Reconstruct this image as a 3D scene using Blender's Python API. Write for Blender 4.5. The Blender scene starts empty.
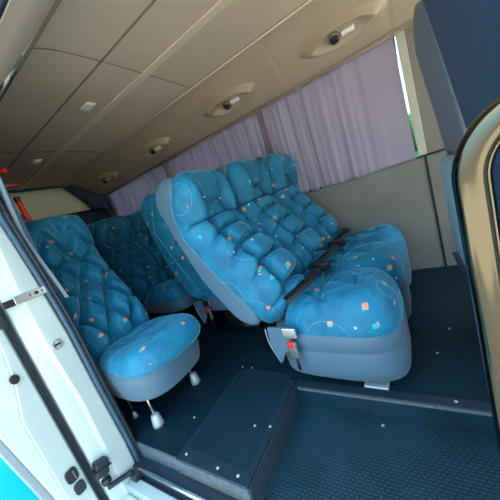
import bpy, bmesh, math, random
from math import sin, cos, pi, radians as RAD, sqrt, exp
from mathutils import Vector, Matrix
random.seed(7)
C = bpy.context.scene.collection
SC = bpy.context.scene

# ------------------------------------------------------------------ helpers
def tag(o, label=None, cat=None, group=None, kind=None):
    if label: o['label'] = label
    if cat: o['category'] = cat
    if group: o['group'] = group
    if kind: o['kind'] = kind
    return o

def thing(name, label, cat, loc=(0, 0, 0), rz=0, group=None):
    o = bpy.data.objects.new(name, None); C.objects.link(o)
    o.empty_display_size = .05
    o.location = loc; o.rotation_euler = (0, 0, rz)
    return tag(o, label, cat, group)

def obj(name, bm, mat, parent=None, smooth=True, loc=None, bevel=0, seg=2, ang=40):
    bmesh.ops.recalc_face_normals(bm, faces=bm.faces)
    me = bpy.data.meshes.new(name); bm.to_mesh(me); bm.free()
    o = bpy.data.objects.new(name, me); C.objects.link(o)
    for m in (mat if isinstance(mat, (list, tuple)) else [mat]): me.materials.append(m)
    if parent: o.parent = parent
    if loc: o.location = loc
    for p in me.polygons: p.use_smooth = smooth
    if bevel:
        b = o.modifiers.new('b', 'BEVEL'); b.width = bevel; b.segments = seg
        b.limit_method = 'ANGLE'; b.angle_limit = RAD(ang)
        if smooth:
            w = o.modifiers.new('w', 'WEIGHTED_NORMAL')
    return o

def struct(name, bm, mat, parent=None, **k):
    o = obj(name, bm, mat, parent, **k)
    if not parent: o['kind'] = 'structure'
    return o

def box(bm, x0, x1, y0, y1, z0, z1, M=None):
    vs = [bm.verts.new((x, y, z)) for x in (x0, x1) for y in (y0, y1) for z in (z0, z1)]
    if M: 
        for v in vs: v.co = M @ v.co
    for f in ((0, 1, 3, 2), (4, 6, 7, 5), (0, 4, 5, 1), (2, 3, 7, 6), (0, 2, 6, 4), (1, 5, 7, 3)):
        bm.faces.new([vs[i] for i in f])
    return bm
def BX(*a, **k): return box(bmesh.new(), *a, **k)

def prism(bm, pts, h, M=None):
    """pts 2-D polygon -> extruded along third axis (a,b,0)->(a,b,h); M maps to place"""
    n = len(pts)
    A = [bm.verts.new((p[0], p[1], 0)) for p in pts]
    B = [bm.verts.new((p[0], p[1], h)) for p in pts]
    if M:
        for v in A + B: v.co = M @ v.co
    bm.faces.new(A[::-1]); bm.faces.new(B)
    for i in range(n): bm.faces.new((A[i], A[(i+1) % n], B[(i+1) % n], B[i]))
    return bm

def catmull(pts, n=6):
    P = [Vector(p) for p in pts]
    if len(P) < 3: return P
    Q = [P[0]*2-P[1]] + P + [P[-1]*2-P[-2]]
    out = []
    for i in range(1, len(Q)-2):
        a, b, c, d = Q[i-1:i+3]
        for k in range(n):
            t = k/n
            out.append(.5*((2*b)+(c-a)*t+(2*a-5*b+4*c-d)*t*t+(3*b-a-3*c+d)*t**3))
    out.append(P[-1]); return out

def tube(bm, pts, r, n=12, smooth=0, radii=None):
    P = catmull(pts, smooth) if smooth else [Vector(p) for p in pts]
    rings = []
    up = Vector((0, 0, 1))
    T0 = (P[1]-P[0]).normalized()
    N = T0.orthogonal().normalized()
    for i, p in enumerate(P):
        T = (P[min(i+1, len(P)-1)]-P[max(i-1, 0)]).normalized()
        N = (N - T*N.dot(T)).normalized(); B = T.cross(N)
        rr = radii[i] if radii else r
        rings.append([bm.verts.new(p + N*cos(2*pi*k/n)*rr + B*sin(2*pi*k/n)*rr) for k in range(n)])
    for a, b in zip(rings, rings[1:]):
        for k in range(n): bm.faces.new((a[k], a[(k+1) % n], b[(k+1) % n], b[k]))
    bm.faces.new(rings[0][::-1]); bm.faces.new(rings[-1])
    return bm

def lathe(bm, prof, M=None, n=24):
    rings = []
    for r, z in prof:
        rings.append([bm.verts.new((max(r, 1e-4)*cos(2*pi*k/n), max(r, 1e-4)*sin(2*pi*k/n), z)) for k in range(n)])
    if M:
        for R_ in rings:
            for v in R_: v.co = M @ v.co
    for a, b in zip(rings, rings[1:]):
        for k in range(n): bm.faces.new((a[k], a[(k+1) % n], b[(k+1) % n], b[k]))
    bm.faces.new(rings[0][::-1]); bm.faces.new(rings[-1])
    return bm

def grid(bm, f, nu, nv, close=False):
    V = [[bm.verts.new(f(i/nu, j/nv)) for j in range(nv+1)] for i in range(nu+1)]
    for i in range(nu):
        for j in range(nv):
            bm.faces.new((V[i][j], V[i+1][j], V[i+1][j+1], V[i][j+1]))
    return V

def sheet(bm, f, nu, nv, off):
    """two grids joined at their rims: f(u,v) and f(u,v)+off(u,v)"""
    A = grid(bm, f, nu, nv)
    B = grid(bm, lambda u, v: Vector(f(u, v)) + Vector(off(u, v) if callable(off) else off), nu, nv)
    rim = [(i, 0) for i in range(nu)] + [(nu, j) for j in range(nv)] + [(i, nv) for i in range(nu, 0, -1)] + [(0, j) for j in range(nv, 0, -1)]
    for k in range(len(rim)):
        a = rim[k]; b = rim[(k+1) % len(rim)]
        bm.faces.new((A[a[0]][a[1]], A[b[0]][b[1]], B[b[0]][b[1]], B[a[0]][a[1]]))
    return bm

# ------------------------------------------------------------------ materials
def newmat(name):
    m = bpy.data.materials.new(name); m.use_nodes = True
    nt = m.node_tree; b = nt.nodes['Principled BSDF']
    return m, nt, b
def N(nt, t, **k):
    n = nt.nodes.new(t)
    for a, b in k.items():
        try: n.inputs[a].default_value = b
        except Exception: setattr(n, a, b)
    return n
def plain(name, col, rough=.5, metal=0, nscale=0, namt=.1, bump=0, bscale=200, spec=.5, coat=0, sheen=0):
    m, nt, b = newmat(name)
    b.inputs['Roughness'].default_value = rough; b.inputs['Metallic'].default_value = metal
    b.inputs['Specular IOR Level'].default_value = spec
    b.inputs['Coat Weight'].default_value = coat; b.inputs['Sheen Weight'].default_value = sheen
    b.inputs['Base Color'].default_value = (*col, 1)
    tc = N(nt, 'ShaderNodeTexCoord')
    if nscale:
        n = N(nt, 'ShaderNodeTexNoise', Scale=nscale, Detail=4.0)
        nt.links.new(tc.outputs['Object'], n.inputs['Vector'])
        r = N(nt, 'ShaderNodeMapRange'); r.inputs['From Min'].default_value = .3; r.inputs['From Max'].default_value = .7
        r.inputs['To Min'].default_value = 1-namt; r.inputs['To Max'].default_value = 1+namt
        nt.links.new(n.outputs['Fac'], r.inputs['Value'])
        mx = N(nt, 'ShaderNodeMix', data_type='RGBA', blend_type='MULTIPLY'); mx.inputs[0].default_value = 1
        mx.inputs[6].default_value = (*col, 1)
        nt.links.new(r.outputs[0], mx.inputs[7]); nt.links.new(mx.outputs[2], b.inputs['Base Color'])
    if bump:
        n = N(nt, 'ShaderNodeTexNoise', Scale=bscale, Detail=3.0)
        nt.links.new(tc.outputs['Object'], n.inputs['Vector'])
        bp = N(nt, 'ShaderNodeBump', Strength=bump, Distance=.002)
        nt.links.new(n.outputs['Fac'], bp.inputs['Height']); nt.links.new(bp.outputs[0], b.inputs['Normal'])
    return m

def math_(nt, op, a, b=None, c=None):
    n = nt.nodes.new('ShaderNodeMath'); n.operation = op
    for i, v in enumerate((a, b, c)):
        if v is None: continue
        if isinstance(v, (int, float)): n.inputs[i].default_value = v
        else: nt.links.new(v, n.inputs[i])
    return n.outputs[0]

def fabric():
    """blue velour with scattered orange / turquoise squares and thin pale arcs"""
    m, nt, b = newmat('blue_velour')
    tc = N(nt, 'ShaderNodeTexCoord'); oi = N(nt, 'ShaderNodeObjectInfo')
    add = N(nt, 'ShaderNodeVectorMath', operation='MULTIPLY_ADD')
    nt.links.new(tc.outputs['Object'], add.inputs[0]); add.inputs[1].default_value = (1, 1, 1)
    cmb = N(nt, 'ShaderNodeCombineXYZ'); r7 = math_(nt, 'MULTIPLY', oi.outputs['Random'], 7.0)
    nt.links.new(r7, cmb.inputs[0]); nt.links.new(r7, cmb.inputs[1]); nt.links.new(cmb.outputs[0], add.inputs[2])
    n = N(nt, 'ShaderNodeTexNoise', Scale=9.0, Detail=5.0); nt.links.new(add.outputs[0], n.inputs['Vector'])
    ramp = N(nt, 'ShaderNodeValToRGB')
    ramp.color_ramp.elements[0].position = .3; ramp.color_ramp.elements[0].color = (.007, .13, .26, 1)
    ramp.color_ramp.elements[1].position = .75; ramp.color_ramp.elements[1].color = (.016, .25, .42, 1)
    nt.links.new(n.outputs['Fac'], ramp.inputs[0])
    col = ramp.outputs[0]
    def squares(off, scale, thr, keep, rgb, col):
        mp = N(nt, 'ShaderNodeVectorMath', operation='ADD'); mp.inputs[1].default_value = off
        nt.links.new(add.outputs[0], mp.inputs[0])
        v = N(nt, 'ShaderNodeTexVoronoi', Scale=scale, Randomness=.85); v.distance = 'CHEBYCHEV'
        nt.links.new(mp.outputs[0], v.inputs['Vector'])
        inside = math_(nt, 'LESS_THAN', v.outputs['Distance'], thr)
        sep = N(nt, 'ShaderNodeSeparateColor'); nt.links.new(v.outputs['Color'], sep.inputs[0])
        k = math_(nt, 'LESS_THAN', sep.outputs[0], keep)
        f = math_(nt, 'MULTIPLY', inside, k)
        mx = N(nt, 'ShaderNodeMix', data_type='RGBA'); nt.links.new(f, mx.inputs[0])
        nt.links.new(col, mx.inputs[6]); mx.inputs[7].default_value = (*rgb, 1)
        return mx.outputs[2]
    col = squares((.003, .013, .004), 11, .115, .7, (.02, .48, .62), col)
    col = squares((0, 0, 0), 11, .120, .7, (.85, .30, .16), col)
    col = squares((.37, .21, .3), 13, .070, .5, (.55, .62, .72), col)
    # thin arcs
    v = N(nt, 'ShaderNodeTexVoronoi', Scale=3.2, Randomness=1.0)
    nt.links.new(add.outputs[0], v.inputs['Vector'])
    fr = math_(nt, 'ABSOLUTE', math_(nt, 'SUBTRACT', v.outputs['Distance'], .37))
    f = math_(nt, 'MULTIPLY', math_(nt, 'LESS_THAN', fr, .005), .3)
    mx = N(nt, 'ShaderNodeMix', data_type='RGBA'); nt.links.new(f, mx.inputs[0])
    nt.links.new(col, mx.inputs[6]); mx.inputs[7].default_value = (.25, .5, .62, 1)
    nt.links.new(mx.outputs[2], b.inputs['Base Color'])
    b.inputs['Roughness'].default_value = .5; b.inputs['Sheen Weight'].default_value = .7
    b.inputs['Sheen Roughness'].default_value = .35; b.inputs['Sheen Tint'].default_value = (.3, .75, 1, 1)
    b.inputs['Specular IOR Level'].default_value = .3
    bn = N(nt, 'ShaderNodeTexNoise', Scale=130.0, Detail=2.0); nt.links.new(add.outputs[0], bn.inputs['Vector'])
    wn = N(nt, 'ShaderNodeTexNoise', Scale=22.0, Detail=3.0, Distortion=1.5); nt.links.new(add.outputs[0], wn.inputs['Vector'])
    hs = math_(nt, 'ADD', math_(nt, 'MULTIPLY', bn.outputs['Fac'], .2), wn.outputs['Fac'])
    bp = N(nt, 'ShaderNodeBump', Strength=.6, Distance=.009); nt.links.new(hs, bp.inputs['Height'])
    nt.links.new(bp.outputs[0], b.inputs['Normal'])
    return m

def tread(name, col, scale=26, rough=.42, amt=.9):
    """dark rubber with raised bar tread"""
    m, nt, b = newmat(name)
    tc = N(nt, 'ShaderNodeTexCoord')
    br = N(nt, 'ShaderNodeTexBrick', Scale=scale*1.3); br.offset = .5
    br.inputs['Color1'].default_value = (1, 1, 1, 1); br.inputs['Color2'].default_value = (1, 1, 1, 1)
    br.inputs['Mortar'].default_value = (0, 0, 0, 1)
    br.inputs['Mortar Size'].default_value = .125; br.inputs['Mortar Smooth'].default_value = .35
    br.inputs['Brick Width'].default_value = .62; br.inputs['Row Height'].default_value = .42
    nt.links.new(tc.outputs['Object'], br.inputs['Vector'])
    bp = N(nt, 'ShaderNodeBump', Strength=amt, Distance=.004); nt.links.new(br.outputs['Color'], bp.inputs['Height'])
    nt.links.new(bp.outputs[0], b.inputs['Normal'])
    n = N(nt, 'ShaderNodeTexNoise', Scale=6.0, Detail=5.0); nt.links.new(tc.outputs['Object'], n.inputs['Vector'])
    ramp = N(nt, 'ShaderNodeValToRGB')
    ramp.color_ramp.elements[0].position = .3; ramp.color_ramp.elements[0].color = (*[c*.75 for c in col], 1)
    ramp.color_ramp.elements[1].position = .75; ramp.color_ramp.elements[1].color = (*[c*1.3 for c in col], 1)
    nt.links.new(n.outputs['Fac'], ramp.inputs[0])
    mx = N(nt, 'ShaderNodeMix', data_type='RGBA', blend_type='ADD'); mx.inputs[0].default_value = 1   # paler tops of the bars, their specular glints painted into the colour
    sc = N(nt, 'ShaderNodeMix', data_type='RGBA', blend_type='MULTIPLY'); sc.inputs[0].default_value = 1
    sc.inputs[7].default_value = (*[c*.9 for c in col], 1); nt.links.new(br.outputs['Color'], sc.inputs[6])
    nt.links.new(ramp.outputs[0], mx.inputs[6]); nt.links.new(sc.outputs[2], mx.inputs[7])
    nt.links.new(mx.outputs[2], b.inputs['Base Color'])
    b.inputs['Roughness'].default_value = rough; b.inputs['Specular IOR Level'].default_value = .35
    return m

def curtain_mat():
    m, nt, b = newmat('mauve_curtain')
    out = nt.nodes['Material Output']
    tc = N(nt, 'ShaderNodeTexCoord')
    n = N(nt, 'ShaderNodeTexNoise', Scale=3.0, Detail=4.0); nt.links.new(tc.outputs['Object'], n.inputs['Vector'])
    ramp = N(nt, 'ShaderNodeValToRGB')
    ramp.color_ramp.elements[0].color = (.30, .27, .35, 1); ramp.color_ramp.elements[1].color = (.42, .38, .45, 1)
    nt.links.new(n.outputs['Fac'], ramp.inputs[0]); nt.links.new(ramp.outputs[0], b.inputs['Base Color'])
    b.inputs['Roughness'].default_value = .75; b.inputs['Sheen Weight'].default_value = .2
    tr = N(nt, 'ShaderNodeBsdfTranslucent'); tr.inputs['Color'].default_value = (.62, .52, .62, 1)
    mx = N(nt, 'ShaderNodeMixShader'); mx.inputs[0].default_value = .3
    nt.links.new(b.outputs[0], mx.inputs[1]); nt.links.new(tr.outputs[0], mx.inputs[2]); nt.links.new(mx.outputs[0], out.inputs['Surface'])
    return m

def blind_mat():
    m, nt, b = newmat('beige_rear_blind')
    b.inputs['Base Color'].default_value = (.55, .46, .34, 1); b.inputs['Roughness'].default_value = .8
    tr = N(nt, 'ShaderNodeBsdfTranslucent'); tr.inputs['Color'].default_value = (.60, .48, .36, 1)
    mx = N(nt, 'ShaderNodeMixShader'); mx.inputs[0].default_value = .45
    nt.links.new(b.outputs[0], mx.inputs[1]); nt.links.new(tr.outputs[0], mx.inputs[2]); nt.links.new(mx.outputs[0], nt.nodes['Material Output'].inputs['Surface'])
    return m

def glass_mat():
    m, nt, b = newmat('window_glass')
    b.inputs['Base Color'].default_value = (.75, .85, .8, 1); b.inputs['Roughness'].default_value = .02
    b.inputs['Transmission Weight'].default_value = 1; b.inputs['IOR'].default_value = 1.02
    return m

M = dict(
    fabric=fabric(),
    vinyl=plain('grey_blue_vinyl', (.065, .140, .215), .5, nscale=5, namt=.06, bump=.15, bscale=300, sheen=.15),
    vinyl_dark=plain('dark_blue_vinyl', (.03, .07, .13), .5, nscale=5, namt=.1),
    floor=plain('dark_rubber_floor', (.003, .020, .034), .5, spec=.25, nscale=9, namt=.3, bump=.35, bscale=350),
    tread=tread('tread_rubber', (.005, .021, .035), 30),
    well=tread('stepwell_rubber', (.008, .034, .055), 26),
    riser=plain('grey_blue_riser', (.09, .12, .15), .6, nscale=60, namt=.3),
    riser2=plain('dark_speckled_riser', (.02, .04, .06), .6, nscale=90, namt=.5),
    nosing=plain('rubber_nosing', (.012, .028, .045), .35, bump=.2),
    ceiling=plain('beige_headliner', (.60, .48, .36), .8, nscale=2.2, namt=.06, bump=.1, bscale=260),
    cove=plain('beige_plastic', (.44, .35, .25), .4, nscale=2.5, namt=.06),
    groove=plain('headliner_groove', (.24, .19, .13), .8),
    strip=plain('pale_headliner_strip', (.70, .58, .44), .7),
    header=plain('beige_header', (.60, .48, .38), .8, nscale=3, namt=.05),
    wall=plain('grey_wall_panel', (.23, .215, .19), .7, nscale=4, namt=.08, bump=.1),
    seam=plain('black_seam', (.006, .007, .010), .6),
    cream=plain('cream_pillar', (.50, .50, .41), .5),
    curtain=curtain_mat(),
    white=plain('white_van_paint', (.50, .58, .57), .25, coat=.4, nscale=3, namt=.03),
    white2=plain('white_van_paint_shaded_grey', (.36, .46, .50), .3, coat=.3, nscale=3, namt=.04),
    rubber=plain('black_rubber', (.012, .022, .035), .45),
    seal=plain('blue_grey_seal', (.035, .085, .14), .35),
    trimgrey=plain('grey_trim', (.22, .28, .32), .5),
    steel=plain('brushed_steel', (.62, .66, .68), .28, 1),
    chrome=plain('polished_chrome', (.115, .10, .07), .13, 1),
    silver=plain('silver_plastic', (.45, .50, .52), .4, .3),
    black=plain('black_plastic', (.010, .012, .016), .35),
    red=plain('red_plastic', (.62, .03, .015), .4),
    navy=plain('navy_seat_back', (.010, .038, .075), .55, nscale=60, namt=.12, bump=.5, bscale=400),
    shell=plain('grey_seat_shell', (.12, .16, .20), .5, nscale=6, namt=.06),
    pale=plain('pale_blue_seat_cover', (.27, .44, .54), .6, nscale=5, namt=.06),
    cyan=plain('turquoise_paint', (.0, .42, .62), .5, nscale=4, namt=.35),
    glass=glass_mat(),
    blind=blind_mat(),
    green=plain('green_foliage', (.03, .16, .04), .7, nscale=8, namt=.5),
    belt=plain('black_belt_webbing', (.008, .009, .014), .45, bump=.3, bscale=600),
    lampw=plain('white_lamp_lens', (.9, .89, .84), .35),
)

# ------------------------------------------------------------------ tufted upholstery
def segdist(px, py, s):
    ax, ay, bx, by = s[:4]
    dx, dy = bx-ax, by-ay; L = dx*dx+dy*dy
    t = 0 if L == 0 else max(0, min(1, ((px-ax)*dx+(py-ay)*dy)/L))
    return math.hypot(px-ax-t*dx, py-ay-t*dy)

def sq2super(s, t, p):
    m = max(abs(s), abs(t))
    if m < 1e-6: return 0, 0, 0
    q = (abs(s/m)**p + abs(t/m)**p)**(1/p)
    return s/q, t/q, m

def cl(s, e=1.5): return (1-(1-abs(s))**e)*(1 if s >= 0 else -1)

def uvset(o, f):
    me = o.data; uv = me.uv_layers.new(name='uv')
    for l in me.loops:
        uv.data[l.index].uv = f(me.vertices[l.vertex_index].co)

def pad_mesh(a, b, p, place, creases, buttons, T, r, s0, dep, n=56, m_=80, wmod=None, low=-.02, crown=0):
    """superellipse pad: |x|<=a, |y|<=b ; place(x,y,h)->Vector"""
    bm = bmesh.new()
    def hgt(x, y, m):
        de = (1-m)*min(a, b)
        t = min(de/r, 1); e = (1-(1-t)**2.4)**.5 if t > 0 else 0
        c = 0
        for sg in creases:
            d = segdist(x, y, sg); w = s0*(sg[5] if len(sg) > 5 else 1); k = sg[4] if len(sg) > 4 else 1
            if d < w:
                c = max(c, k*(1-d/w)**2.2)
        pit = 0
        for bx_, by_ in buttons:
            d = math.hypot(x-bx_, y-by_); pit = max(pit, exp(-(d/.022)**2))
        if crown: e *= crown(x, y)
        return T*e*(1-dep*c) - .35*T*dep*pit*e
    def f(u, v):
        s = cl(2*u-1); t = cl(2*v-1)
        x, y, m = sq2super(s, t, p)
        x *= a; y *= b
        h = hgt(x, y, m)
        if wmod: x = wmod(x, y)
        return place(x, y, h)
    def g(u, v):
        s = cl(2*u-1); t = cl(2*v-1)
        x, y, m = sq2super(s, t, p); x *= a; y *= b
        if wmod: x = wmod(x, y)
        return place(x*.97, y*.97, low)
    A = grid(bm, f, n, m_)
    B = grid(bm, g, 12, 12) if False else None
    # close the underside with a fan to a low rim
    rim = [(i, 0) for i in range(n)] + [(n, j) for j in range(m_)] + [(i, m_) for i in range(n, 0, -1)] + [(0, j) for j in range(m_, 0, -1)]
    lowv = [bm.verts.new(g(i/n, j/m_)) for i, j in rim]
    for k in range(len(rim)):
        a_ = rim[k]; b_ = rim[(k+1) % len(rim)]
        bm.faces.new((A[a_[0]][a_[1]], A[b_[0]][b_[1]], lowv[(k+1) % len(rim)], lowv[k]))
    cen = bm.verts.new(place(0, 0, low))
    for k in range(len(rim)): bm.faces.new((lowv[k], lowv[(k+1) % len(rim)], cen))
    return bm

# backrest profile, in seat coordinates: x forward from hinge line, z up from the floor
FRONT = [(.000, .36), (-.035, .45), (-.105, .56), (-.20, .70), (-.27, .82), (-.308, .912), (-.290, 1.035), (-.268, 1.12), (-.262, 1.19)]
BACK = [(-.03, .325), (-.135, .352), (-.215, .46), (-.295, .60), (-.345, .75), (-.385, .87), (-.412, .963), (-.436, 1.07), (-.410, 1.145), (-.345, 1.195)]
FS = catmull([(x, 0, z) for x, z in FRONT], 10); BS = catmull([(x, 0, z) for x, z in BACK], 10)
def along(P, t):
    t = max(0, min(1, t))*(len(P)-1); i = min(int(t), len(P)-2); return P[i].lerp(P[i+1], t-i)
# arc-length resample of the front curve
def resample(P, n=120):
    L = [0]
    for a, b in zip(P, P[1:]): L.append(L[-1]+(b-a).length)
    out = []
    for k in range(n+1):
        s = L[-1]*k/n; i = 0
        while i < len(L)-2 and L[i+1] < s: i += 1
        out.append(P[i].lerp(P[i+1], (s-L[i])/max(1e-9, L[i+1]-L[i])))
    return out, L[-1]
FR, FLEN = resample(FS); BR, _ = resample(BS)
SW = .427      # one seat's width

def shell_bm(w=SW):
    bm = bmesh.new(); n = 56; rings = []
    K = 40
    for k in range(K+1):
        t = k/K
        f = along(FR, t); b = along(BR, t)
        c = (f+b)/2; d = (f-b)/2
        hw = w/2*(1-.10*max(0, (t-.86)/.14)**2)*(1 - .02*exp(-((t-.72)/.05)**2))
        hd = d.length; dn = d.normalized()
        if k in (0, K): hd *= .75; hw *= .97
        ring = []
        for q in range(n):
            a = 2*pi*q/n; ca, sa = cos(a), sin(a)
            e = 2/9
            ring.append(bm.verts.new(c + dn*hd*math.copysign(abs(ca)**e, ca) + Vector((0, 1, 0))*hw*math.copysign(abs(sa)**e, sa)))
        rings.append(ring)
    for a, b in zip(rings, rings[1:]):
        for q in range(n): bm.faces.new((a[q], a[(q+1) % n], b[(q+1) % n], b[q]))
    bm.faces.new(rings[0][::-1]); bm.faces.new(rings[-1])
    return bm

def back_pad_bm(diamond=False):
    a, b = SW/2, FLEN/2+.045           # x: across, y: along the back, centre 0
    def place(x, y, h):
        y = y-.028; t = (y+FLEN/2)/FLEN
        tt = max(0, min(1, t)); p = along(FR, tt)
        q0 = along(FR, max(0, tt-.03)); q1 = along(FR, min(1, tt+.03)); T = (q1-q0).normalized()
        if t > 1: p = p + T*(t-1)*FLEN
        if t < 0: p = p + T*t*FLEN
        nrm = Vector((T.z, 0, -T.x))
        k_ = 1-max(0, min(1, (tt-.05)/.70)); h = h*(1+.62*k_*k_*(3-2*k_)) if h > 0 else h
        return Vector((p.x, x, p.z)) + nrm*h + Vector((0, 0, 0))
    H = FLEN
    y0 = -H/2
    rows = [.11, .265, .42, .575]
    cx = .096
    cr = []
    for i, v in enumerate(rows):
        y = y0+v*H
        cr.append((-cx, y, cx, y, .85, .75))                      # horizontal across the middle
        cr.append((-cx, y, -a*.9, y-.06, .42, .7)); cr.append((cx, y, a*.9, y-.06, .42, .7))
        if i < len(rows)-1:
            y2 = y0+rows[i+1]*H; ym = (y+y2)/2
            for sgn in (-1, 1):
                cr.append((sgn*cx, y, sgn*(cx+.014), ym, 1, 1)); cr.append((sgn*(cx+.014), ym, sgn*cx, y2, 1, 1))
    cr.append((0, y0, 0, y0+rows[0]*H, .4, .7))
    for sgn in (-1, 1):
        cr.append((sgn*cx, y0+rows[0]*H, sgn*cx*1.1, y0, .9, .9))
    # neck crease and head pad with wings
    yn = y0+.735*H
    for sgn in (-1, 1):
        cr.append((sgn*cx, y0+rows[-1]*H, sgn*.10, yn, 1, 1))
        cr.append((sgn*.10, yn, sgn*a, yn-.02, .95, .9))
        cr.append((sgn*.10, yn, sgn*.075, y0+.86*H, 1.1, 1))
        cr.append((sgn*.075, y0+.86*H, sgn*.11, y0+1.02*H, 1, 1))
        cr.append((0, y0+.86*H, sgn*.075, y0+.80*H, .5, .8))
    cr.append((-.10, yn, .10, yn, .8, 1)); cr.append((-.075, y0+.86*H, .075, y0+.86*H, .9, .8))
    cr.append((0, y0+.735*H, 0, y0+.86*H, .45, .6))
    bt = [(s*cx, y0+v*H) for v in rows for s in (-1, 1)] + [(s*.075, y0+.86*H) for s in (-1, 1)] + [(s*.10, yn) for s in (-1, 1)]
    if diamond:
        cr = []; bt = []; vs = [-.02, .12, .26, .40, .54, .68, .82, .96]
        for i, v in enumerate(vs):
            y = y0+v*H; xs = (-.072, .072) if i % 2 else (-.150, 0, .150)
            nx = (-.150, 0, .150) if i % 2 else (-.072, .072)
            for x in xs:
                if 0 < i < 7: bt.append((x, y))
                if i < len(vs)-1:
                    for x2 in nx:
                        if abs(x2-x) < .1: cr.append((x, y, x2, y0+vs[i+1]*H, .85, .9))
                if abs(x) > .1: cr.append((x, y, x*1.5, y-.015, .5, .8))
                elif i % 2 == 0: cr.append((x, y, x, y-.05, .3, .6))
        cr.append((0, y0+.96*H, 0, y0+1.03*H, .9, .9))
    def wm(x, y):
        if diamond: return x
        t = (y+H/2)/H
        k = 1 - .045*exp(-((t-.735)/.030)**2) + .035*exp(-((t-.87)/.09)**2)
        return x*k
    def cf(x, y):
        if diamond: return .95
        t = (y+H/2)/H; hd = 1/(1+exp(-(t-.74)/.02))
        body = 1+.16*max(0, 1-(x/.095)**2)
        head = .84+.36*exp(-((abs(x)-.145)/.05)**2)
        return body*(1-hd)+head*hd
    return pad_mesh(a, b, 5.0, place, cr, bt, .135, .105, .044, .60, n=72, m_=130, wmod=wm, crown=cf)

CL = .60                                 # cushion depth
def cushion_bm(p=3.6, T=.158, z0=.285, L=.54, W=SW, dish=.0, r=.11, dep=.19):
    a, b = W/2, L/2                       # x across, y fore-aft
    def place(x, y, h):
        return Vector((y+.54-L/2, x, z0 + h*(1+.42*y/L)))
    cr = []; bt = []
    pts = [(-.085, -.06), (.085, -.06), (0, .09)]
    for i, (x, y) in enumerate(pts):
        bt.append((x, y))
        for k in range(5):
            an = 2*pi*k/5+i*.7
            cr.append((x, y, x+.07*cos(an), y+.07*sin(an), .75, .55))
    for q in ((0, 1), (0, 2), (1, 2)):
        A_, B_ = pts[q[0]], pts[q[1]]; cr.append((*A_, *B_, .6, .9))
    for x, y in pts:
        if x: cr.append((x, y, math.copysign(a, x), y+.02, .5, .8))
    return pad_mesh(a, b, p, place, cr, bt, T, r, .05, dep*1.5, n=56, m_=64, low=-.015)

def skirt_bm(zs, L=CL, W=SW, p=3.6, n=64):
    """zs list of (z, scale) rings"""
    bm = bmesh.new(); rings = []
    for z, sc in zs:
        ring = []
        for k in range(n):
            t = 2*pi*k/n; ca, sa = cos(t), sin(t); e = 2/p
            x = math.copysign(abs(ca)**e, ca)*L/2; y = math.copysign(abs(sa)**e, sa)*W/2
            ring.append(bm.verts.new(((L/2-.06) + x*(1+(sc-1)*W/L*.9 if ca > 0 else 1), y*sc, z)))
        rings.append(ring)
    for a, b in zip(rings, rings[1:]):
        for q in range(n): bm.faces.new((a[q], a[(q+1) % n], b[(q+1) % n], b[q]))
    bm.faces.new(rings[0][::-1]); bm.faces.new(rings[-1])
    return bm

# build each shared mesh once
def mesh_of(name, bm, mat, uvf=None):
    o = obj(name, bm, mat)
    if uvf: uvset(o, uvf)
    me = o.data; bpy.data.objects.remove(o); return me
uv_back = lambda c: (c.y, c.z*1.05)
uv_seat = lambda c: (c.y+3, c.x + (c.z*.7 if c.z < .42 else .29))
ME = dict(
    back_pad=mesh_of('back_pad', back_pad_bm(), M['fabric'], uv_back),
    back_pad2=mesh_of('back_pad_diamond', back_pad_bm(True), M['fabric'], uv_back),
    shell=mesh_of('back_shell', shell_bm(SW-.012), M['vinyl']),
    shell2=mesh_of('back_shell_rear', shell_bm(SW-.012), M['fabric']),
    cushion=mesh_of('seat_cushion', cushion_bm(), M['fabric'], uv_seat),
    cushion1=mesh_of('seat_cushion_single', cushion_bm(p=2.8, T=.078, z0=.378, L=.53, W=.47, r=.07, dep=.16), M['fabric'], uv_seat),
    skirt=mesh_of('seat_base', skirt_bm([(.045, .90), (.052, .945), (.09, .975), (.19, .99), (.196, .978), (.202, .99), (.287, 1.0), (.292, .97)]), M['vinyl']),
    cushion2=mesh_of('seat_cushion_rear', cushion_bm(T=.13, z0=.34), M['fabric'], uv_seat),
    skirt2=mesh_of('seat_base_rear', skirt_bm([(.225, .92), (.23, .955), (.26, .98), (.335, 1.0), (.345, .97)]), M['vinyl']),
    skirt1=mesh_of('seat_skirt', skirt_bm([(.200, .84), (.206, .885), (.220, .91), (.28, .965), (.345, .995), (.351, .980), (.357, .995), (.386, .99)], L=.545, W=.48, p=2.8), M['vinyl']),
)
def ob(name, me, parent, loc=(0, 0, 0), rot=None):
    o = bpy.data.objects.new(name, me); C.objects.link(o); o.parent = parent; o.location = loc
    if rot: o.rotation_euler = rot
    return o

BSH = -.085
def hinge_place(me, name, parent, y, rec, bsh=BSH):
    """backrest part rotated about the hinge at z .36 by rec radians (positive = more upright)"""
    R = Matrix.Translation((bsh, y, .36)) @ Matrix.Rotation(rec, 4, 'Y') @ Matrix.Translation((0, 0, -.36))
    o = bpy.data.objects.new(name, me); C.objects.link(o); o.parent = parent
    o.matrix_local = R
    return o

def buckle(parent, y, x=.05, z=.20, side=True):
    bm = BX(x-.022, x+.022, y-.016, y+.006, z-.05, z+.035)
    b_ = obj('seat_belt_buckle', bm, M['steel'], parent, bevel=.006, seg=3)
    obj('release_button', BX(x-.017, x+.017, y-.0195, y-.0, z+.012, z+.0395), M['red'], b_, bevel=.003)
    bm = BX(x-.006, x+.006, y-.006, y+.002, z-.12, z-.05)
    obj('buckle_stalk', bm, M['belt'], b_)
    return b_

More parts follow.
